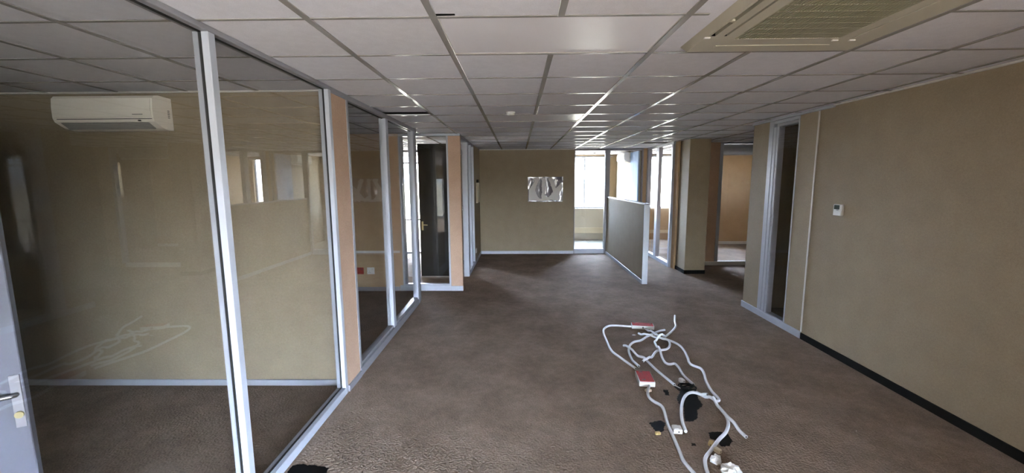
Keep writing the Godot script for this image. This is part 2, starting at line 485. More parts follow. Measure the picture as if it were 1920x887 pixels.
func build_ceiling() -> void:
	var c := structure("ceiling", Vector3(0, H, -5), "hung ceiling of square white tiles in a grey metal grid", "ceiling")
	var cells := []
	for i in range(-9, 14):
		for j in range(-16, 19):
			if i in [2, 3] and j in [-1, 0]: continue       # cassette
			if i in [0, 1] and j in [0, 5]: continue         # light panels
			var x := gx(i) + G / 2
			var z := gz(j) - G / 2
			if z > 0.6 and x > RX: continue
			var score := 0.0
			if z < -1.5:
				var u := x / -z
				if u > -1.30 and u < 1.30 and not (x > 3.4 and z > -6.3) and not (x < -1.1 and z < -8):
					score = 1.0 / (z * z * sqrt(x * x + z * z))
			cells.append([score, i, j])
	cells.sort_custom(func(a, b): return a[0] > b[0] if a[0] != b[0] else (a[1] * 100 + a[2]) < (b[1] * 100 + b[2]))
	var meshes := []
	for k in 2:
		var s := tool()
		add_box(s, Vector3(-G / 2 + 0.003, 0, -G / 2 + 0.003), Vector3(G / 2 - 0.003, 0.015, G / 2 - 0.003), 0.002)
		s.generate_normals()
		meshes.append(s.commit())
	var rest := tool()
	var n := 0
	for e in cells:
		var ctr := Vector3(gx(e[1]) + G / 2, H, gz(e[2]) - G / 2)
		var moved := Vector3.ZERO
		if e[1] == -2 and e[2] == 4: moved = Vector3(0, 0.02, 0.10)
		if e[1] == 5 and e[2] == 11: moved = Vector3(0, 0.02, 0.08)
		if n < 290 and e[0] > 0:
			var o := MeshInstance3D.new()
			o.mesh = meshes[0]
			o.material_override = M.tile if rng.randf() < 0.6 else M.tile_b
			o.name = "ceiling_tile"
			c.add_child(o, true)
			o.position = ctr + moved + Vector3(0, rng.randf() * 0.0012, 0) - c.position
			o.rotation = Vector3(rng.randfn(0, 0.0012), 0, rng.randfn(0, 0.0012))
			n += 1
		else:
			add_box(rest, ctr - c.position + Vector3(-G / 2 + 0.003, 0.001, -G / 2 + 0.003), ctr - c.position + Vector3(G / 2 - 0.003, 0.016, G / 2 - 0.003), 0.0)
	var r := put(rest, "ceiling_tile_field", M.tile, c)
	r.set_meta("kind", "stuff")
	# infill round the cassette
	bx(c, "infill_panel", Vector3(gx(2), H + 0.0005, gz(1)), Vector3(gx(4), H + 0.012, gz(-1)), M.tile, 0.0)
	# grid: runners along z, cross tees along x
	var hw := 0.017
	for i in range(-9, 15):
		var e0: float = 6.98 if gx(i) < RX else 0.69
		var cuts := [[e0, -13.2]]
		if i == 1: cuts = [[e0, gz(0)], [gz(1), gz(5)], [gz(6), -13.2]]
		if i == 3: cuts = [[e0, gz(-1)], [gz(1), -13.2]]
		for s in cuts:
			bx(c, "grid_runner", Vector3(gx(i) - hw, H - 0.005, s[1]), Vector3(gx(i) + hw, H + 0.0, s[0]), M.bar, 0.001)
	for j in range(-15, 19):
		var xs := []
		for i in range(-9, 14):
			if j == 0 and i in [3]: continue
			if gz(j) > 0.69 and i > 2: continue
			var xa := gx(i) + hw
			var xb := gx(i + 1) - hw
			if j == 0 and i == 2: xb = 0.9
			if j in [0, 1, 5, 6] and i == 0: xb = gx(2) - hw
			if j in [0, 1, 5, 6] and i == 1: continue
			xs.append([xa, xb])
		var st := tool()
		for p in xs:
			add_box(st, Vector3(p[0], -0.004, -0.011), Vector3(p[1], 0.0, 0.011), 0.001)
		put(st, "cross_tee", M.bar, c, Vector3(0, H, gz(j)) - c.position)
	# unlit recessed light panels
	for j in [0, 5]:
		var l := thing("light_panel", Vector3(gx(1), H, gz(j) - G / 2), ["unlit recessed light panel, plain white, beside the ceiling cassette", "unlit recessed light panel just beyond the smoke detector"][0 if j == 0 else 1], "light panel")
		bx(l, "diffuser", Vector3(gx(0) + 0.02, H + 0.001, gz(j + 1) + 0.018), Vector3(gx(2) - 0.02, H + 0.012, gz(j) - 0.018), M.diffuser, 0.002)
		var fs := tool()
		var p := l.position
		add_box(fs, Vector3(gx(0) + 0.004, H, gz(j + 1) + 0.004) - p, Vector3(gx(2) - 0.004, H + 0.014, gz(j + 1) + 0.018) - p, 0.001)
		add_box(fs, Vector3(gx(0) + 0.004, H, gz(j) - 0.018) - p, Vector3(gx(2) - 0.004, H + 0.014, gz(j) - 0.004) - p, 0.001)
		add_box(fs, Vector3(gx(0) + 0.004, H, gz(j + 1) + 0.018) - p, Vector3(gx(0) + 0.02, H + 0.014, gz(j) - 0.018) - p, 0.001)
		add_box(fs, Vector3(gx(2) - 0.02, H, gz(j + 1) + 0.018) - p, Vector3(gx(2) - 0.004, H + 0.014, gz(j) - 0.018) - p, 0.001)
		put(fs, "frame", M.trim, l)
	# chipped corner
	var chip := tool()
	add_box(chip, Vector3(-0.05, -0.002, -0.008), Vector3(0.05, 0.004, 0.008), 0.001)
	put(chip, "broken_corner", M.black, c, Vector3(gx(0) + 0.055, H, gz(0) + 0.026) - c.position)

# ---------------------------------------------------------------- glazing on the left
func build_left_glazing() -> void:
	var xo := -1.52      # face towards the room
	var xi := -1.60
	var xg := -1.56
	# first office, two panes
	var a := structure("window_5", Vector3(xg, 0, -2.3), "tall clear glass partition of the first office, aluminium posts", "window")
	for p in [[-1.00, -0.95], [-2.22, -2.17], [-3.545, -3.495]]:
		bx(a, "post", Vector3(xi, 0.0, p[0]), Vector3(xo, H - 0.03, p[1]), M.alu, 0.003)
	bx(a, "head_rail", Vector3(xi, H - 0.03, -3.545), Vector3(xo, H - 0.001, 0.55), M.alu_grey, 0.003)
	for s in [[-2.17, -1.00], [-3.495, -2.22]]:
		bx(a, "bottom_rail", Vector3(xi, 0.0, s[0]), Vector3(xo, 0.066, s[1]), M.alu, 0.003)
		pane_x(a, xg, s[0], s[1], 0.066, H - 0.03, M.glass)
		bx(a, "gasket", Vector3(xg - 0.006, H - 0.036, s[0]), Vector3(xg + 0.006, H - 0.03, s[1]), M.gasket, 0.0)
		bx(a, "gasket", Vector3(xg - 0.006, 0.066, s[0]), Vector3(xg + 0.006, 0.072, s[1]), M.gasket, 0.0)
		bx(a, "gasket", Vector3(xg - 0.006, 0.072, s[0]), Vector3(xg + 0.006, H - 0.036, s[0] + 0.006), M.gasket, 0.0)
	# solid pier between first and second office
	var w := bx(self, "wall_left_pier", Vector3(-1.62, 0, -3.85), Vector3(-1.525, H - 0.03, -3.545), M.strip, 0.0)
	tag(w, "narrow peach-coloured pier between two glazed offices", "wall", "", "structure")
	skirting("baseboard_left_pier", Vector3(-1.525, 0, -3.85), Vector3(-1.508, 0.06, -3.55), M.alu_grey, "skirting under the narrow peach pier")
	# rest of the partition line next to and behind the camera (out of the frame)
	wall("wall_left_near", Vector3(-1.62, 0, 0.55), Vector3(-1.52, H - 0.03, 7.0), M.wall, "solid partition continuing past the first office door")
	for p in [[-0.35, -0.30], [0.50, 0.55]]:
		bx(a, "post", Vector3(xi, 0.0, p[0]), Vector3(xo, H - 0.03, p[1]), M.alu, 0.003)
	bx(a, "bottom_rail", Vector3(xi, 0.0, -0.30), Vector3(xo, 0.066, 0.50), M.alu, 0.003)
	pane_x(a, xg, -0.30, 0.50, 0.066, H - 0.03, M.glass)
	var dn := structure("door_1", Vector3(-2.685, 0, -1.20), "pale grey flush door standing open inside the first glazed office", "door")
	var leaf := bx(dn, "leaf", Vector3(-2.685, 0.01, -1.22), Vector3(-1.895, 2.1, -1.18), M.pale_door, 0.003)
	# lever handle on the face that looks at the room, near the free edge (local x = 0.79)
	var hp := leaf.position
	for side in [-1.0, 1.0]:
		var st := tool()
		add_box(st, Vector3(0.752, 0.89, 0.02 * side), Vector3(0.783, 1.11, 0.026 * side), 0.001)
		put(st, "lock_plate", M.alu_grey, leaf, -hp)
		var lv := tool()
		add_tube(lv, [Vector3(0.768, 1.03, 0.02 * side), Vector3(0.768, 1.03, 0.036 * side), Vector3(0.755, 1.03, 0.042 * side), Vector3(0.64, 1.025, 0.043 * side)], 0.010, 10)
		put(lv, "lever", M.chrome, leaf, -hp)
		var kc := tool()
		add_tube(kc, [Vector3(0.768, 0.945, 0.02 * side), Vector3(0.768, 0.945, 0.034 * side)], 0.014, 12)
		put(kc, "key_cylinder", M.brass, leaf, -hp)
	# free edge at about (-2.03, -1.6)
	dn.rotation.y = atan2(0.395, 0.67)
	wall("wall_first_office_lobby", Vector3(-5.4, 0, -1.25), Vector3(-2.74, H, -1.15), M.wall, "short wall carrying the pale door inside the first office")

	# second office
	var b := structure("window_6", Vector3(xg, 0, -5.1), "glass partition of the second office with twin aluminium posts", "window")
	bx(b, "head_rail", Vector3(xi, H - 0.05, -6.47), Vector3(xo, H - 0.001, -3.55), M.alu_grey, 0.003)
	bx(b, "bottom_rail", Vector3(xi - 0.01, 0.0, -6.23), Vector3(xo + 0.008, 0.085, -3.85), M.alu_grey, 0.003)
	bx(b, "glazing_bead", Vector3(xi, 0.085, -6.23), Vector3(xo - 0.012, 0.115, -3.89), M.alu_grey, 0.003)
	bx(b, "post", Vector3(xi, 0.0851, -3.89), Vector3(xo + 0.002, H - 0.05, -3.85), M.alu_grey, 0.003)
	bx(b, "post", Vector3(xi, 0.0851, -5.06), Vector3(xo + 0.002, H - 0.05, -4.97), M.alu, 0.004)
	bx(b, "post", Vector3(xi, 0.0, -6.35), Vector3(xo + 0.002, H - 0.05, -6.25), M.alu, 0.004)
	bx(b, "door_stop", Vector3(xi + 0.02, 0.0, -6.47), Vector3(xo - 0.01, H - 0.05, -6.35), M.alu_grey, 0.004)
	for s in [[-4.97, -3.89], [-6.25, -5.06]]:
		pane_x(b, xg, s[0], s[1], 0.115, H - 0.05, M.glass)
		bx(b, "gasket", Vector3(xg - 0.006, H - 0.056, s[0]), Vector3(xg + 0.006, H - 0.05, s[1]), M.gasket, 0.0)

	# cross partition in front of the third office
	var zf := -7.05
	var f := structure("window_7", Vector3(-1.4, 0, zf), "glass screen facing the corridor, dark door behind it", "window")
	bx(f, "bottom_rail", Vector3(-2.02, 0, zf - 0.09), Vector3(-1.145, 0.10, zf + 0.012), M.alu, 0.003)
	bx(f, "sill", Vector3(-1.90, 0.10, zf - 0.08), Vector3(-1.175, 0.118, zf), M.alu, 0.002)
	bx(f, "head_rail", Vector3(-1.96, H - 0.04, zf - 0.08), Vector3(-0.945, H - 0.001, zf + 0.005), M.alu, 0.003)
	bx(f, "post", Vector3(-1.96, 0.10, zf - 0.08), Vector3(-1.90, H - 0.04, zf + 0.012), M.alu, 0.003)
	bx(f, "post", Vector3(-1.175, 0.10, zf - 0.08), Vector3(-1.145, H - 0.04, zf + 0.004), M.alu, 0.003)
	pane_z(f, zf - 0.04, -1.90, -1.175, 0.118, H - 0.04, M.glass)
	var pp := bx(self, "wall_corridor_pier", Vector3(-1.145, 0, zf - 0.09), Vector3(-0.945, H - 0.04, zf), M.strip, 0.002)
	tag(pp, "peach-coloured pier at the corridor corner beside the glass screen", "wall", "", "structure")
	skirting("baseboard_corridor_pier", Vector3(-1.145, 0, zf), Vector3(-0.94, 0.085, zf + 0.016), M.alu, "pale skirting under the peach corridor pier")

	# third office: doorway and side glazing
	var d := structure("door_2", Vector3(-0.99, 0, -8.13), "dark varnished door standing open behind the glass screen", "door")
	var dl := bx(d, "leaf", Vector3(-1.90, 0.012, -8.16), Vector3(-1.07, H - 0.07, -8.12), M.dark_door, 0.003)
	bx(d, "jamb", Vector3(-1.06, 0, -8.20), Vector3(-0.955, H - 0.05, -8.12), M.alu, 0.004)
	bx(d, "head_rail", Vector3(-1.06, H - 0.05, -9.32), Vector3(-0.955, H - 0.001, -7.14), M.alu_grey, 0.003)
	bx(dl, "lock_plate", Vector3(-1.865, 0.92, -8.12), Vector3(-1.83, 1.09, -8.113), M.brass, 0.002)
	var lv2 := tool()
	add_tube(lv2, [Vector3(-1.848, 1.03, -8.115), Vector3(-1.848, 1.03, -8.07), Vector3(-1.83, 1.03, -8.06), Vector3(-1.74, 1.025, -8.06)], 0.010, 10)
	put(lv2, "lever", M.brass, dl, -origin_of(dl))
	for y in [0.25, 1.3, 2.35]:
		bx(d, "hinge", Vector3(-1.075, y, -8.135), Vector3(-1.058, y + 0.09, -8.115), M.chrome, 0.002)
	var g3 := structure("window_8", Vector3(-1.0, 0, -8.8), "narrow glass side panel between the dark door and the end wall", "window")
	bx(g3, "post", Vector3(-1.05, 0, -8.26), Vector3(-0.955, H - 0.05, -8.20), M.alu, 0.003)
	bx(g3, "post", Vector3(-1.05, 0, -8.80), Vector3(-0.958, H - 0.05, -8.74), M.alu, 0.003)
	bx(g3, "post", Vector3(-1.05, 0, -9.30), Vector3(-0.955, H - 0.05, -9.24), M.alu, 0.003)
	for s in [[-8.74, -8.26], [-9.24, -8.80]]:
		bx(g3, "bottom_rail", Vector3(-1.05, 0, s[0]), Vector3(-0.955, 0.085, s[1]), M.alu, 0.003)
		pane_x(g3, -1.0, s[0], s[1], 0.085, H - 0.05, M.glass)

# ---------------------------------------------------------------- the far end
func build_far_end() -> void:
	var z := -10.7
	var f := structure("window_9", Vector3(2.2, 0, z), "glazed screen in the end wall looking into the bright room", "window")
	bx(f, "head_rail", Vector3(1.41, H - 0.05, z - 0.09), Vector3(3.12, H - 0.001, z + 0.01), M.alu_grey, 0.003)
	bx(f, "bottom_rail", Vector3(1.43, 0, z - 0.09), Vector3(2.175, 0.125, z + 0.01), M.alu, 0.003)
	bx(f, "post", Vector3(1.41, 0, z - 0.09), Vector3(1.43, H - 0.05, z + 0.012), M.alu_grey, 0.003)
	bx(f, "post", Vector3(2.175, 0, z - 0.09), Vector3(2.295, H - 0.05, z + 0.01), M.alu_grey, 0.003)
	bx(f, "post", Vector3(3.085, 0, z - 0.05), Vector3(3.12, H - 0.05, z + 0.01), M.alu_grey, 0.003)
	bx(f, "bottom_rail", Vector3(2.295, 0, z - 0.09), Vector3(3.085, 0.125, z + 0.01), M.alu, 0.003)
	pane_z(f, z - 0.04, 1.43, 2.175, 0.125, H - 0.05, M.glass_clear)
	pane_z(f, z - 0.04, 2.295, 3.085, 0.125, H - 0.05, M.glass_clear)
	wall("wall_far_post", Vector3(3.12, 0, -10.76), Vector3(3.28, H - 0.001, z), M.brown, "narrow brown post ending the glazed screen of the end wall")

	var hw := thing("half_wall", Vector3(2.27, 0, -9.07), "waist-high beige partition with pale metal cap jutting from the end wall", "partition")
	bx(hw, "panel", Vector3(2.23, 0.07, -10.69), Vector3(2.31, 1.425, -7.49), M.wall, 0.0)
	bx(hw, "cap", Vector3(2.222, 1.425, -10.69), Vector3(2.318, 1.45, -7.465), M.alu, 0.003)
	bx(hw, "end_post", Vector3(2.222, 0, -7.49), Vector3(2.318, 1.425, -7.465), M.panel_white, 0.003)
	bx(hw, "skirting", Vector3(2.215, 0, -10.69), Vector3(2.325, 0.07, -7.49), M.alu, 0.003)

	# furniture of the bright room
	bx_thing("cable_trunking", Vector3(-0.09, 0.21, -13.246), Vector3(2.99, 0.38, -13.19), M.cream, "cream cable trunking along the wall under the white window", "trunking")
	bx_thing("wall_panel", Vector3(3.0, 0.10, -11.50), Vector3(3.037, 2.58, -10.745), M.far_panel, "tall bluish-white panel on the bright room's side wall", "panel")
	var rail := thing("curtain_rail", Vector3(1.55, 2.57, -13.16), "thin curtain rail above the overexposed window", "rail")
	var st := tool()
	add_tube(st, [Vector3(-1.4, 0, 0), Vector3(1.35, 0, 0)], 0.012, 8)
	put(st, "rod", M.alu_grey, rail)
	for x in [-1.2, 0.0, 1.2]:
		var s2 := tool()
		add_box(s2, Vector3(x - 0.008, -0.035, -0.09), Vector3(x + 0.008, 0.012, 0.0), 0.001)
		put(s2, "bracket", M.alu_grey, rail)

func bx_thing(called: String, mn: Vector3, mx: Vector3, m: Material, label: String, category: String, group := "") -> MeshInstance3D:
	var o := bx(self, called, mn, mx, m, 0.004)
	tag(o, label, category, group)
	return o

# ---------------------------------------------------------------- the right side
func build_right_side() -> void:
	# dark glazing in the right wall
	var g := structure("window_10", Vector3(3.37, 0, -5.45), "narrow dark glazed opening in the right wall, white frame", "window")
	bx(g, "jamb", Vector3(3.315, 0.085, -5.755), Vector3(3.42, H - 0.03, -5.66), M.alu, 0.006)
	bx(g, "inner_jamb", Vector3(3.318, 0.085, -5.66), Vector3(3.42, H - 0.11, -5.60), M.alu, 0.004)
	bx(g, "bead", Vector3(3.323, 0.085, -5.60), Vector3(3.40, H - 0.11, -5.555), M.alu, 0.004)
	bx(g, "jamb", Vector3(3.312, 0.085, -5.165), Vector3(3.42, H - 0.03, -5.147), M.alu, 0.004)
	bx(g, "head", Vector3(3.315, H - 0.07, -5.66), Vector3(3.42, H - 0.03, -5.165), M.alu, 0.004)
	bx(g, "inner_head", Vector3(3.323, H - 0.11, -5.60), Vector3(3.42, H - 0.07, -5.165), M.alu_grey, 0.004)
	bx(g, "bottom_rail", Vector3(3.325, 0.0, -5.755), Vector3(3.42, 0.085, -5.147), M.alu, 0.003)
	pane_x(g, 3.335, -5.555, -5.165, 0.085, H - 0.11, M.glass)

	# square column
	var c := thing("column", Vector3(3.5, 0, -8.56), "square beige column with black skirting beside the side glazing", "column")
	bx(c, "shaft", Vector3(3.30, 0.075, -8.78), Vector3(3.70, H - 0.001, -8.30), M.wall, 0.004)
	bx(c, "skirting", Vector3(3.292, 0, -8.78), Vector3(3.708, 0.075, -8.29), M.black_skirt, 0.003)

	# glazing behind the half wall, towards the room with blinds
	var x := 3.25
	var s := structure("window_11", Vector3(x, 0, -9.7), "corridor glazing with white posts in front of the blinds", "window")
	bx(s, "head_rail", Vector3(x - 0.04, H - 0.05, -10.70), Vector3(x + 0.05, H - 0.001, -8.93), M.alu, 0.003)
	bx(s, "bottom_rail", Vector3(x - 0.04, 0, -10.70), Vector3(x + 0.05, 0.085, -9.0), M.alu, 0.003)
	for p in [[-10.70, -10.60], [-9.98, -9.82], [-9.03, -8.95]]:
		bx(s, "post", Vector3(x - 0.042, 0.0, p[0]), Vector3(x + 0.05, H - 0.05, p[1]), M.alu, 0.003)
	pane_x(s, x, -10.60, -9.98, 0.085, H - 0.05, M.glass_clear)
	pane_x(s, x, -9.82, -9.03, 0.085, H - 0.05, M.glass_clear)
	wall("wall_column_panel", Vector3(3.26, 0, -8.95), Vector3(3.34, H, -8.78), M.brown, "narrow brown panel between the column and the side glazing")

	# cross wall behind the column with a glass pane
	var z := -9.15
	wall("wall_bay_left", Vector3(3.30, 0, z - 0.1), Vector3(4.275, H, z), M.strip, "brown wall of the dim bay beside the square column")
	wall("wall_bay_right", Vector3(5.7, 0, z - 0.1), Vector3(7.5, 3.05, z), M.brown, "brown wall closing the dim bay")
	var b := structure("window_12", Vector3(5, 0, z), "glass pane in the dim bay beside the square column", "window")
	bx(b, "post", Vector3(4.275, 0.09, z - 0.1), Vector3(4.345, H - 0.02, z + 0.008), M.alu, 0.003)
	bx(b, "post", Vector3(5.63, 0.09, z - 0.1), Vector3(5.7, H - 0.02, z + 0.008), M.alu, 0.003)
	bx(b, "head_rail", Vector3(4.275, H - 0.02, z - 0.1), Vector3(5.7, H - 0.001, z + 0.008), M.alu_grey, 0.002)
	bx(b, "bottom_rail", Vector3(4.345, 0.0, z - 0.1), Vector3(5.63, 0.085, z + 0.008), M.trim, 0.003)
	pane_z(b, z - 0.05, 4.345, 5.63, 0.085, H - 0.02, M.glass)
	skirting("baseboard_bay", Vector3(3.72, 0, z), Vector3(4.345, 0.085, z + 0.016), M.trim, "pale skirting in the dim bay beside the column")
	var rb := thing("roller_blind", Vector3(5.0, 2.50, z - 0.25), "grey rolled-up blind above the glass pane of the dim bay", "blind")
	var st := tool()
	add_tube(st, [Vector3(-0.62, 0, 0), Vector3(0.62, 0, 0)], 0.105, 20)
	put(st, "roll", M.blind_roll, rb)
	var s2 := tool()
	add_box(s2, Vector3(-0.62, -0.125, 0.045), Vector3(0.62, -0.10, 0.06), 0.003)
	put(s2, "bottom_bar", M.trim, rb)
	for sx in [-1.0, 1.0]:
		var s3 := tool()
		add_box(s3, Vector3(sx * 0.625 - 0.004, -0.05, -0.05), Vector3(sx * 0.625 + 0.004, 0.13, 0.05), 0.001)
		put(s3, "bracket", M.alu_grey, rb)

	# venetian blinds on the right room's window
	var v := thing("venetian_blind", Vector3(4.35, 1.0, -13.16), "half-open venetian blind on the window behind the corridor glazing", "blind")
	bx(v, "headrail", Vector3(3.50, 2.55, -13.25), Vector3(5.20, 2.60, -13.14), M.slat, 0.003)
	var sl := tool()
	add_box(sl, Vector3(-0.78, -0.0006, -0.0125), Vector3(0.78, 0.0006, 0.0125), 0.0)
	sl.generate_normals()
	var slm := sl.commit()
	for k in 46:
		var y := 1.03 + k * 0.0323
		var o := MeshInstance3D.new()
		o.mesh = slm
		o.material_override = M.slat
		o.name = "slat"
		v.add_child(o, true)
		o.position = Vector3(4.35, y, -13.165) - v.position
		o.rotation.x = 0.06
	bx(v, "bottom_rail", Vector3(3.57, 0.99, -13.18), Vector3(5.13, 1.01, -13.15), M.slat, 0.003)
	for xx in [3.85, 4.85]:
		bx(v, "cord", Vector3(xx, 1.0, -13.166), Vector3(xx + 0.003, 2.52, -13.163), M.slat, 0.0)
	bx_thing("wall_trunking", Vector3(3.12, 0.20, -13.246), Vector3(5.29, 0.30, -13.2), M.cream, "cream trunking under the blinds behind the corridor glazing", "trunking")

# ---------------------------------------------------------------- fittings
func ac_unit(called: String, label: String) -> Node3D:
	# local: back at z = 0, width along x centred, y from 0
	var t := thing(called, Vector3.ZERO, label, "air conditioner")
	var st := tool()
	add_prism(st, PackedVector2Array([Vector2(0, 0.0), Vector2(0, 0.265), Vector2(0.13, 0.27), Vector2(0.17, 0.262), Vector2(0.19, 0.24), Vector2(0.198, 0.17), Vector2(0.198, 0.085), Vector2(0.185, 0.055), Vector2(0.11, 0.012), Vector2(0.06, 0.0)]), -0.415, 0.415)
	put(st, "body", M.ac_white, t)
	var fp := tool()
	add_prism(fp, PackedVector2Array([Vector2(0.187, 0.085), Vector2(0.188, 0.235), Vector2(0.194, 0.24), Vector2(0.204, 0.17), Vector2(0.204, 0.09)]), -0.40, 0.40)
	put(fp, "front_panel", M.ac_white, t)
	var lv := tool()
	add_prism(lv, PackedVector2Array([Vector2(0.115, 0.010), Vector2(0.182, 0.050), Vector2(0.190, 0.046), Vector2(0.122, 0.002)]), -0.36, 0.36)
	put(lv, "louvre", M.ac_grey, t)
	var tr := tool()
	add_box(tr, Vector3(-0.38, 0.074, 0.192), Vector3(0.40, 0.079, 0.199), 0.0)
	put(tr, "seam", M.print_grey, t)
	var lg := tool()
	add_box(lg, Vector3(0.25, 0.108, 0.2035), Vector3(0.335, 0.113, 0.2048), 0.0)
	put(lg, "name_plate", M.print_grey, t)
	var ds := tool()
	add_box(ds, Vector3(0.285, 0.058, 0.185), Vector3(0.305, 0.068, 0.1975), 0.001)
	put(ds, "indicator", M.black, t)
	var sv := tool()
	for k in 5:
		add_box(sv, Vector3(0.414, 0.10 + k * 0.014, 0.03), Vector3(0.4165, 0.106 + k * 0.014, 0.05), 0.0)
	put(sv, "side_vent", M.print_grey, t)
	return t

func build_fittings() -> void:
	var a := ac_unit("wall_air_conditioner", "cream split air conditioner high on the wall behind the first office glass")
	a.position = Vector3(-3.365, 2.305, -3.68)
	var b := ac_unit("wall_air_conditioner", "small white air conditioner in the bright room beyond the half wall")
	b.position = Vector3(3.038, 2.325, -11.93)
	b.rotation.y = -PI / 2

	cassette()

	# smoke detector
	var sd := thing("smoke_detector", Vector3(-0.08, H, -4.93), "round white smoke detector on the ceiling", "smoke detector")
	var st := tool()
	add_disc_stack(st, [[0.0, 0.0], [0.052, 0.0], [0.052, -0.012]], 24)
	put(st, "base", M.white_plastic, sd)
	var s2 := tool()
	add_disc_stack(s2, [[0.046, -0.012], [0.045, -0.026], [0.036, -0.036], [0.015, -0.040], [0.0, -0.040]], 24)
	put(s2, "head", M.white_plastic, sd)
	var sd2 := thing("smoke_detector", Vector3(2.2, H, -12.3), "round white detector on the ceiling of the bright far room", "smoke detector")
	var st3 := tool()
	add_disc_stack(st3, [[0.0, 0.0], [0.052, 0.0], [0.050, -0.025], [0.03, -0.04], [0.0, -0.042]], 20)
	put(st3, "body", M.white_plastic, sd2)

	# thermostat
	var t := thing("thermostat", Vector3(3.32, 1.54, -4.41), "small white thermostat with dark display on the bare right wall", "thermostat")
	bx(t, "body", Vector3(3.296, 1.485, -4.47), Vector3(3.32, 1.60, -4.35), M.white_plastic, 0.004)
	bx(t, "display", Vector3(3.2935, 1.550, -4.456), Vector3(3.297, 1.594, -4.384), M.lcd, 0.0)
	bx(t, "button", Vector3(3.2935, 1.540, -4.425), Vector3(3.297, 1.547, -4.395), M.print_grey, 0.0)
	bx(t, "cover", Vector3(3.293, 1.492, -4.462), Vector3(3.297, 1.532, -4.36), M.white_plastic, 0.001)

	# notice on the end wall: crinkled plastic sheet
	var nt := notice()
	tag(nt, "crinkled plastic-covered notice on the shaded end wall", "notice")

	# sockets on the brown wall of the second office
	var cols := [["white", -2.88], ["red", -2.70], ["white", -2.515]]
	for k in 3:
		var red: bool = cols[k][0] == "red"
		var s := thing("wall_socket", Vector3(cols[k][1], 0.35, -7.05), ["white socket on the brown wall, farther from the corridor than the red one", "red socket between two white ones on the brown wall", "white socket on the brown wall, between the red one and the corridor"][k], "socket", "" )
		var cx: float = cols[k][1]
		bx(s, "plate", Vector3(cx - 0.062, 0.295, -7.05), Vector3(cx + 0.062, 0.41, -7.038), M.red if red else M.white_plastic, 0.003)
		bx(s, "rocker", Vector3(cx + 0.02, 0.365, -7.038), Vector3(cx + 0.04, 0.395, -7.034), M.dark_red if red else M.trim, 0.001)
		for hx in [[-0.02, 0.345], [-0.032, 0.32], [-0.008, 0.32]]:
			bx(s, "pin_hole", Vector3(cx + hx[0] - 0.004, hx[1] - 0.004, -7.0385), Vector3(cx + hx[0] + 0.004, hx[1] + 0.004, -7.0372), M.black, 0.0)
	bx_thing("dado_trunking", Vector3(-5.4, 0.66, -7.05), Vector3(-2.0, 0.70, -7.035), M.trim, "thin pale trunking line across the brown office wall", "trunking")

	# distribution board and socket on the dark side wall
	var db := thing("distribution_board", Vector3(-0.96, 1.35, -10.0), "slim pale board on the dark side wall near the end wall", "board")
	bx(db, "body", Vector3(-0.96, 1.35, -10.30), Vector3(-0.93, 1.82, -9.75), M.cream, 0.004)
	bx(db, "cable_entry", Vector3(-0.96, 1.82, -10.15), Vector3(-0.935, 1.89, -9.85), M.black, 0.003)
	bx(db, "hinge", Vector3(-0.93, 1.50, -9.80), Vector3(-0.926, 1.66, -9.78), M.alu_grey, 0.0)
	var so := thing("low_socket", Vector3(-0.96, 0.28, -9.55), "pale socket low on the dark side wall", "socket")
	bx(so, "plate", Vector3(-0.96, 0.23, -9.62), Vector3(-0.948, 0.33, -9.48), M.white_plastic, 0.003)
	bx(so, "rocker", Vector3(-0.948, 0.29, -9.57), Vector3(-0.945, 0.315, -9.55), M.trim, 0.0)

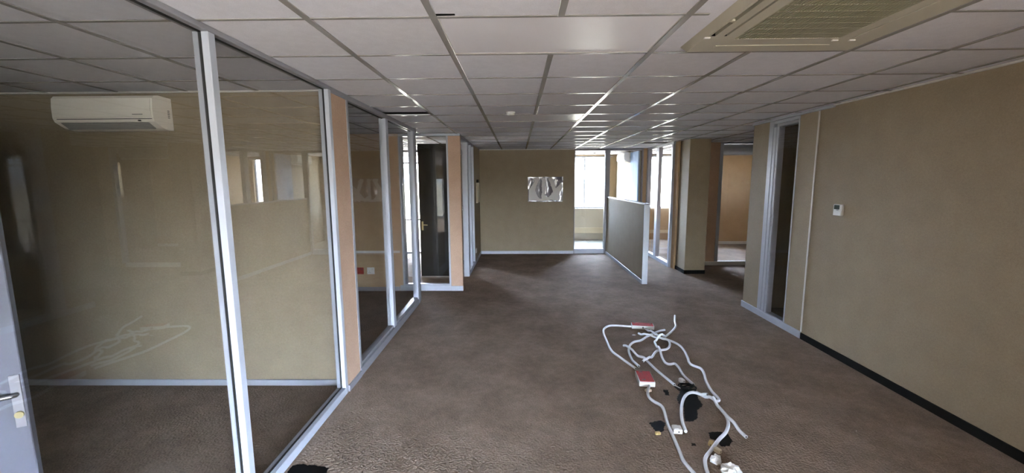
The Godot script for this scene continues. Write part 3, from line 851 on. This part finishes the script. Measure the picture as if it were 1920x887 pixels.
func cassette() -> void:
	var y := H - 0.034
	var x0 := 0.955
	var x1 := 1.935
	var z0 := -2.62
	var z1 := -1.64
	var c := thing("ceiling_cassette", Vector3((x0 + x1) / 2, H, (z0 + z1) / 2), "beige four-way cassette air conditioner set into the ceiling", "air conditioner")
	var p := c.position
	# bevelled outer frame with a recess for the grille
	var gx0 := x0 + 0.19
	var gx1 := x1 - 0.235
	var gz0 := z0 + 0.25
	var gz1 := z1 - 0.15
	var st := tool()
	# frame built of four trapezoid sides, sloped outer lip
	var o := [Vector3(x0, H, z0), Vector3(x1, H, z0), Vector3(x1, H, z1), Vector3(x0, H, z1)]
	var lip := 0.03
	var q := [Vector3(x0 + lip, y, z0 + lip), Vector3(x1 - lip, y, z0 + lip), Vector3(x1 - lip, y, z1 - lip), Vector3(x0 + lip, y, z1 - lip)]
	var i := [Vector3(gx0, y, gz0), Vector3(gx1, y, gz0), Vector3(gx1, y, gz1), Vector3(gx0, y, gz1)]
	for k in 4:
		var k2 := (k + 1) % 4
		quad(st, o[k] - p, o[k2] - p, q[k2] - p, q[k] - p, Vector3(0, -1, 0))
		var qa: Vector3 = Vector3(gx0, y, q[k].z) if k == 3 or k == 0 else q[k]
		var qb: Vector3 = Vector3(gx0, y, q[k2].z) if k == 2 else q[k2]
		if k != 3: quad(st, qa - p, qb - p, i[k2] - p, i[k] - p, Vector3(0, -1, 0))
		var up := Vector3(0, 0.03, 0)
		var mid: Vector3 = (i[0] + i[2]) / 2.0
		quad(st, i[k] - p, i[k2] - p, i[k2] - p + up, i[k] - p + up, mid - (i[k] + i[k2]) / 2.0)
	# left side carries two long slots; build it as strips
	var s0 := x0 + 0.045
	var s1 := s0 + 0.024
	var s2 := s1 + 0.045
	var s3 := s2 + 0.014
	var za := z0 + 0.30
	var zb := z1 - 0.075
	var strips := [[x0 + lip, s0], [s1, s2], [s3, gx0]]
	for s in strips:
		quad(st, Vector3(s[0], y, z0 + lip) - p, Vector3(s[1], y, z0 + lip) - p, Vector3(s[1], y, z1 - lip) - p, Vector3(s[0], y, z1 - lip) - p, Vector3.DOWN)
	for s in [[s0, s1], [s2, s3]]:
		quad(st, Vector3(s[0], y, z0 + lip) - p, Vector3(s[1], y, z0 + lip) - p, Vector3(s[1], y, za) - p, Vector3(s[0], y, za) - p, Vector3.DOWN)
		quad(st, Vector3(s[0], y, zb) - p, Vector3(s[1], y, zb) - p, Vector3(s[1], y, z1 - lip) - p, Vector3(s[0], y, z1 - lip) - p, Vector3.DOWN)
		for xx in s:
			quad(st, Vector3(xx, y, za) - p, Vector3(xx, y, zb) - p, Vector3(xx, y + 0.03, zb) - p, Vector3(xx, y + 0.03, za) - p, Vector3((s[0] + s[1]) / 2 - xx, 0, 0))
	put(st, "frame", M.cassette, c)
	bx(c, "slot_shade", Vector3(x0 + 0.05, H - 0.004, z0 + 0.05), Vector3(x1 - 0.05, H - 0.001, z1 - 0.05), M.black, 0.0)  # black sheet stands in for the shade inside the slots
	# clip dividing the long slot
	bx(c, "slot_clip", Vector3(s0 - 0.002, y + 0.002, -2.13), Vector3(s1 + 0.002, y + 0.012, -2.115), M.cassette, 0.0)
	# louvres of the far and right outlets
	bx(c, "louvre", Vector3(gx0 - 0.05, y - 0.004, z0 + 0.13), Vector3(gx1 + 0.02, y, z0 + 0.15), M.cassette, 0.0015)
	bx(c, "louvre", Vector3(gx1 + 0.06, y - 0.004, gz0), Vector3(gx1 + 0.10, y, gz1), M.cassette, 0.0015)
	# intake grille: fine blades along z with cross ribs
	var n := 44
	for k in n:
		var x := gx0 + (gx1 - gx0) * (k + 0.5) / n
		bx(c, "grille_blade", Vector3(x - 0.0030, y + 0.001, gz0), Vector3(x + 0.0030, y + 0.010, gz1), M.cassette_grille, 0.0)
	for k in range(1, 8):
		var z := gz0 + (gz1 - gz0) * k / 8.0
		bx(c, "grille_rib", Vector3(gx0, y + 0.0006, z - 0.0015), Vector3(gx1, y + 0.004, z + 0.0015), M.cassette_grille, 0.0)
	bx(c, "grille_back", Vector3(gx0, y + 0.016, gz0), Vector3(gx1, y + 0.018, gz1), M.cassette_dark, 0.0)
	for cl in [[gx1 - 0.005, gz0 - 0.03], [gx1 + 0.085, gz0 - 0.03], [s0 - 0.01, za - 0.018]]:
		bx(c, "catch", Vector3(cl[0] - 0.016, y - 0.006, cl[1] - 0.006), Vector3(cl[0] + 0.016, y, cl[1] + 0.006), M.white_plastic, 0.001)

func notice() -> Node3D:
	var t := thing("notice", Vector3(0.69, 1.33, -10.696), "", "")
	var n := FastNoiseLite.new()
	n.seed = 9
	n.frequency = 2.6
	n.noise_type = FastNoiseLite.TYPE_CELLULAR
	n.cellular_return_type = FastNoiseLite.RETURN_DISTANCE2_SUB
	n.domain_warp_enabled = true
	n.domain_warp_amplitude = 0.25
	n.domain_warp_frequency = 1.5
	n.fractal_type = FastNoiseLite.FRACTAL_NONE
	var st := tool()
	st.set_smooth_group(0)
	var nx := 60
	var ny := 42
	var w := 0.872
	var h := 0.62
	var pt := func(i: int, j: int) -> Vector3:
		var x := w * (float(i) / nx - 0.5)
		var y := h * float(j) / ny
		var e: float = clampf(min(min(i, nx - i), min(j, ny - j)) / 5.0, 0.0, 1.0)
		return Vector3(x, y, 0.008 + e * 0.022 * (n.get_noise_2d(x * 1.6, y * 0.9) + 0.6))
	for i in nx:
		for j in ny:
			quad(st, pt.call(i, j), pt.call(i + 1, j), pt.call(i + 1, j + 1), pt.call(i, j + 1), Vector3.BACK)
	put(st, "plastic_sheet", M.notice, t)
	var b := tool()
	add_box(b, Vector3(-w / 2, 0, 0.0), Vector3(w / 2, h, 0.006), 0.001)
	put(b, "backing_board", M.trim, t)
	var cl := tool()
	add_box(cl, Vector3(-0.035, h - 0.03, 0.02), Vector3(0.035, h - 0.012, 0.032), 0.001)
	put(cl, "clip", M.alu_grey, t)
	return t

# ---------------------------------------------------------------- clutter on the carpet
func smooth_path(xz: Array, y: float) -> Array:
	var c := Curve3D.new()
	c.bake_interval = 0.02
	var p := []
	for k in range(0, xz.size(), 2): p.append(Vector3(xz[k], y, xz[k + 1]))
	for k in p.size():
		var d: Vector3 = (p[min(k + 1, p.size() - 1)] - p[max(k - 1, 0)]) / 6.0
		var li: float = (p[k] - p[max(k - 1, 0)]).length() / 3.0
		var lo: float = (p[min(k + 1, p.size() - 1)] - p[k]).length() / 3.0
		var dn := d.normalized()
		c.add_point(p[k], -dn * li, dn * lo)
	return Array(c.get_baked_points())

func build_floor_clutter() -> void:
	# loose white conduits, lying over each other
	var paths := [
		[[1.435, -5.207, 1.186, -5.240, 1.089, -5.150, 1.041, -5.002, 1.022, -4.720, 1.017, -4.427, 1.073, -4.239, 1.158, -3.99], "white conduit looping out from one red socket box to the other"],
		[[1.814, -5.075, 1.735, -5.037, 1.542, -4.868, 1.417, -4.730, 1.330, -4.686, 1.259, -4.590, 1.206, -4.447, 1.181, -4.275, 1.173, -4.081, 1.185, -3.985], "white conduit curving from the red-topped box up to a free end"],
		[[1.176, -4.548, 1.213, -4.457, 1.262, -4.293, 1.312, -4.257, 1.325, -4.150, 1.351, -3.958, 1.416, -3.656], "white conduit running down to the black cable coil"],
		[[1.458, -4.964, 1.521, -4.856, 1.655, -4.821, 1.729, -4.763, 1.805, -4.610, 1.807, -4.446, 1.771, -4.256, 1.738, -4.089, 1.797, -3.982, 1.731, -3.719, 1.699, -3.531, 1.700, -3.413, 1.681, -3.374, 1.645, -3.371], "long wavy white conduit on the side towards the bare wall"],
		[[1.590, -5.12, 1.614, -4.976, 1.636, -4.867, 1.662, -4.764, 1.722, -4.686, 1.699, -4.579, 1.629, -4.476, 1.510, -4.427, 1.408, -4.275, 1.332, -4.176, 1.268, -4.132], "white conduit hooking round in a tight bend under the others"],
		[[2.145, -5.637, 2.057, -5.399, 1.996, -5.205, 1.863, -5.000, 1.714, -4.821, 1.633, -4.752, 1.577, -4.708, 1.557, -4.643, 1.534, -4.427, 1.494, -4.150, 1.517, -4.090, 1.585, -4.098, 1.570, -3.835, 1.590, -3.665], "white conduit whose tip reaches furthest towards the square column"],
		[[1.181, -3.635, 1.135, -3.529, 1.118, -3.430, 1.139, -3.358, 1.174, -3.301, 1.174, -3.224, 1.139, -3.044, 1.120, -2.873, 1.102, -2.704, 1.091, -2.601, 1.110, -2.488, 1.124, -2.416], "white conduit leaving the end of the lengthwise socket box"],
		[[1.236, -2.935, 1.263, -3.073, 1.318, -3.235, 1.394, -3.394, 1.469, -3.492, 1.529, -3.517, 1.576, -3.480, 1.620, -3.383, 1.637, -3.302, 1.638, -3.182, 1.630, -3.123, 1.594, -3.027, 1.527, -2.927, 1.431, -2.833, 1.314, -2.705, 1.248, -2.631, 1.217, -2.560, 1.199, -2.488, 1.185, -2.416], "white conduit arching round the big black stain"],
		[[1.617, -3.336, 1.616, -3.182, 1.617, -3.080, 1.622, -3.046, 1.645, -2.867], "short straight white conduit crossing under the arching one"],
		[[1.536, -3.473, 1.589, -3.383], "short white offcut of conduit against the arching one"],
	]
	var laid := []
	for e in paths:
		var pts := smooth_path(e[0], 0.0150)
		var lift := []
		for q in pts:
			var up := 0.0
			for other in laid:
				for o in other:
					var d: float = Vector2(q.x - o.x, q.z - o.z).length()
					if d < 0.085:
						up = max(up, (o.y + 0.0265 - 0.0150) * (1.0 - smoothstep(0.026, 0.085, d)))
			lift.append(up)
		for k in pts.size():
			pts[k].y += lift[k]
		laid.append(pts)
		var a: Vector3 = pts[0]
		a.y = 0
		var t := thing("conduit", a, e[1], "conduit", "loose white conduits on the carpet")
		var loc := []
		for q in pts: loc.append(q - a)
		var st := tool()
		add_tube(st, loc, 0.0125, 12)
		put(st, "tube", M.conduit, t)
		# corrugation rings near the cut ends
		var rg := tool()
		add_tube(rg, [loc[-1], loc[-1] + (loc[-1] - loc[-2]).normalized() * 0.002], 0.0088, 12)
		put(rg, "bore", M.print_grey, t)
	# wire tail
	var wt := thing("wire_end", Vector3(1.416, 0, -3.656), "thin grey wire poking out towards the black coil", "wire")
	var ws := tool()
	add_tube(ws, [Vector3(0, 0.012, 0), Vector3(0.02, 0.010, 0.03), Vector3(0.045, 0.006, 0.06)], 0.004, 8)
	put(ws, "wire", M.trim, wt)

	socket_box(Vector3(1.575, 0, -5.20), -0.17, 0.272, 0.125, 0.043, "white socket box with red face lying crosswise among the conduits")
	socket_box(Vector3(1.176, 0, -3.755), PI / 2 - 0.09 , 0.225, 0.142, 0.048, "white socket box with red face lying lengthwise among the conduits")

	# black stains: residue soaked into the carpet, slightly raised
	stain([1.412, -3.66, 1.472, -3.646, 1.57, -3.554, 1.537, -3.429, 1.533, -3.335, 1.454, -3.246, 1.41, -3.14, 1.35, -3.09, 1.29, -3.094, 1.36, -3.29, 1.344, -3.358, 1.357, -3.441, 1.43, -3.554], "big ragged black stain on the carpet inside the arching conduit", 31)
	stain([1.007, -3.069, 1.111, -3.103, 1.13, -3.065, 1.077, -2.954, 1.019, -2.953], "black stain beside the white plug block and yellow terminal", 32)
	stain([1.407, -2.946, 1.503, -2.951, 1.545, -2.92, 1.534, -2.836, 1.485, -2.787, 1.425, -2.775, 1.427, -2.843, 1.388, -2.868], "black stain under the bend of conduit near the tan terminals", 33)
	stain([1.226, -2.818, 1.257, -2.81, 1.252, -2.786, 1.221, -2.782], "tiny black spot between two conduits", 34)
	stain([1.294, -3.593, 1.334, -3.586, 1.313, -3.49, 1.277, -3.496], "small black spot beside the lengthwise socket box", 35)
	stain([-1.50, -2.49, -1.50, -2.557, -1.45, -2.578, -1.391, -2.563, -1.318, -2.558, -1.255, -2.537, -1.21, -2.428, -1.23, -2.33, -1.36, -2.30, -1.50, -2.33], "black patch on the carpet against the first office's bottom rail", 36)

	# coil of black cable
	var co := thing("cable_coil", Vector3(1.505, 0, -3.59), "small coil of black cable at the end of two conduits", "cable")
	var cp := []
	for k in 90:
		var a := TAU * k / 26.0
		var r := 0.052 + 0.012 * sin(k * 0.31)
		cp.append(Vector3(cos(a) * r * 1.25, 0.008 + 0.012 * k / 26.0 + 0.002 * sin(k * 1.3), sin(a) * r * 0.8))
	var cs := tool()
	add_tube(cs, cp, 0.006, 8)
	put(cs, "cable", M.black, co)

	# plastic bits
	bit("plug_block", Vector3(1.513, 0, -3.735), 0.3, Vector3(0.04, 0.032, 0.05), M.white_plastic, "white plastic connector between two conduits behind the black coil", true)
	bit("connector_bit", Vector3(1.150, 0, -3.562), 0.5, Vector3(0.05, 0.02, 0.04), M.cream, "cream plastic connector under the conduit at the socket box end", true)
	bit("plug_block", Vector3(1.178, 0, -2.955), -0.1, Vector3(0.065, 0.035, 0.065), M.white_plastic, "white plastic plug block beside a conduit and a black stain", true)
	bit("terminal_block", Vector3(1.025, 0, -2.92), 0.15, Vector3(0.038, 0.02, 0.022), M.tan, "small yellow terminal block at the foot of a black stain", false)
	bit("terminal_block", Vector3(1.360, 0, -2.80), -0.6, Vector3(0.03, 0.022, 0.05), M.tan, "tan terminal block tucked under the wavy conduit", false)
	bit("terminal_block", Vector3(1.368, 0, -2.715), 0.5, Vector3(0.032, 0.028, 0.045), M.cream, "cream terminal block with a dark hole beside the wavy conduit", false)
	lump("plaster_lump", Vector3(1.308, 0, -2.615), Vector3(0.036, 0.028, 0.034), 41, "chunky white lump of broken plastic beside the wavy conduit")
	lump("plaster_lump", Vector3(1.350, 0, -2.495), Vector3(0.062, 0.04, 0.05), 42, "largest white crumpled lump on the carpet")
	lump("plaster_lump", Vector3(1.24, 0, -2.475), Vector3(0.016, 0.012, 0.014), 43, "tiny white crumb beside the largest lump")
	lump("plaster_lump", Vector3(1.393, 0, -4.935), Vector3(0.022, 0.006, 0.010), 44, "flat pale chip on the carpet in front of the crosswise socket box")

func socket_box(at: Vector3, turn: float, w: float, d: float, h: float, label: String) -> void:
	var t := thing("socket_box", at, label, "socket box", "loose socket boxes on the carpet")
	var st := tool()
	add_box(st, Vector3(-w / 2, 0.001, -d / 2), Vector3(w / 2, h, d / 2), 0.004)
	put(st, "body", M.white_plastic, t)
	var pl := tool()
	add_box(pl, Vector3(-w / 2 + 0.008, h, -d / 2 + 0.008), Vector3(w / 2 - 0.008, h + 0.004, d / 2 - 0.006), 0.0015)
	put(pl, "red_face", M.red, t)
	for s in [-1.0, 1.0]:
		var rk := tool()
		add_box(rk, Vector3(s * w * 0.36 - 0.009, h + 0.004, -d * 0.28), Vector3(s * w * 0.36 + 0.009, h + 0.008, -d * 0.05), 0.001)
		put(rk, "rocker", M.dark_red, t)
		for p in [[0.0, 0.16], [-0.014, -0.10], [0.014, -0.10]]:
			var hl := tool()
			var cx: float = s * w * 0.18 + p[0]
			add_tube(hl, [Vector3(cx, h + 0.0035, p[1] * d), Vector3(cx, h + 0.0045, p[1] * d)], 0.0045, 8)
			put(hl, "pin_hole", M.black, t)
	var kn := tool()
	add_tube(kn, [Vector3(0, h * 0.5, d / 2 - 0.001), Vector3(0, h * 0.5, d / 2 + 0.0015)], 0.012, 12)
	put(kn, "knockout", M.print_grey, t)
	t.rotation.y = turn

func stain(xz: Array, label: String, seed_: int) -> void:
	var r := RandomNumberGenerator.new()
	r.seed = seed_
	var c := Vector2.ZERO
	var p := []
	for k in range(0, xz.size(), 2):
		p.append(Vector2(xz[k], xz[k + 1]))
		c += p[-1]
	c /= p.size()
	var poly := PackedVector2Array()
	for k in p.size():
		var a: Vector2 = p[k]
		var b: Vector2 = p[(k + 1) % p.size()]
		var m: int = max(2, int((b - a).length() / 0.012))
		var nn := Vector2(-(b - a).y, (b - a).x).normalized()
		for q in m:
			poly.append(a.lerp(b, float(q) / m) + nn * r.randf_range(-0.006, 0.006) - c)
	var tris := Geometry2D.triangulate_polygon(poly)
	var st := tool()
	for k in range(0, tris.size(), 3):
		var v := []
		for q in 3: v.append(Vector3(poly[tris[k + q]].x, 0.0015, poly[tris[k + q]].y))
		tri(st, v[0], v[1], v[2], Vector3.UP)
	for k in poly.size():
		var a := poly[k]
		var b := poly[(k + 1) % poly.size()]
		quad(st, Vector3(a.x, 0.0, a.y), Vector3(b.x, 0.0, b.y), Vector3(b.x, 0.0015, b.y), Vector3(a.x, 0.0015, a.y), Vector3(a.x + b.x, 0, a.y + b.y))
	var o := put(st, "carpet_stain", M.black, self, Vector3(c.x, 0.0, c.y))
	tag(o, label, "stain", "black stains on the carpet")

func bit(called: String, at: Vector3, turn: float, s: Vector3, m: Material, label: String, lid: bool) -> void:
	var t := thing(called, at, label, "connector", "plastic bits on the carpet")
	var st := tool()
	add_box(st, Vector3(-s.x / 2, 0.0, -s.z / 2), Vector3(s.x / 2, s.y, s.z / 2), 0.003)
	put(st, "body", m, t)
	if lid:
		var l := tool()
		add_box(l, Vector3(-s.x * 0.4, s.y, -s.z * 0.4), Vector3(s.x * 0.1, s.y * 1.15, s.z * 0.4), 0.0015)
		put(l, "lid", M.white_plastic, t)
	var h := tool()
	add_tube(h, [Vector3(s.x * 0.1, s.y * 0.5, s.z / 2 - 0.0005), Vector3(s.x * 0.1, s.y * 0.5, s.z / 2 + 0.0006)], s.y * 0.16, 8)
	put(h, "screw_hole", M.black, t)
	t.rotation.y = turn

func lump(called: String, at: Vector3, s: Vector3, seed_: int, label: String) -> void:
	var n := FastNoiseLite.new()
	n.seed = seed_
	n.frequency = 1.1
	var st := tool()
	var rings := 9
	var seg := 14
	var pt := func(i: int, j: int) -> Vector3:
		var a := PI * i / rings
		var b := TAU * (j % seg) / seg
		var d := Vector3(sin(a) * cos(b), cos(a), sin(a) * sin(b))
		var q := d * (1.0 + 0.55 * n.get_noise_3dv(d * 1.6)) * s
		q.y = max(q.y + s.y * 0.55, 0.0)
		return q
	for i in rings:
		for j in seg:
			var a: Vector3 = pt.call(i, j)
			var b: Vector3 = pt.call(i, j + 1)
			var c: Vector3 = pt.call(i + 1, j + 1)
			var d: Vector3 = pt.call(i + 1, j)
			var out := (a + b + c + d) / 4.0 - Vector3(0, s.y * 0.5, 0)
			if i == 0: tri(st, a, c, d, out)
			elif i == rings - 1: tri(st, a, b, c, out)
			else: quad(st, a, b, c, d, out)
	var o := put(st, called, M.white_plastic, self, at)
	tag(o, label, "debris", "white bits on the carpet")
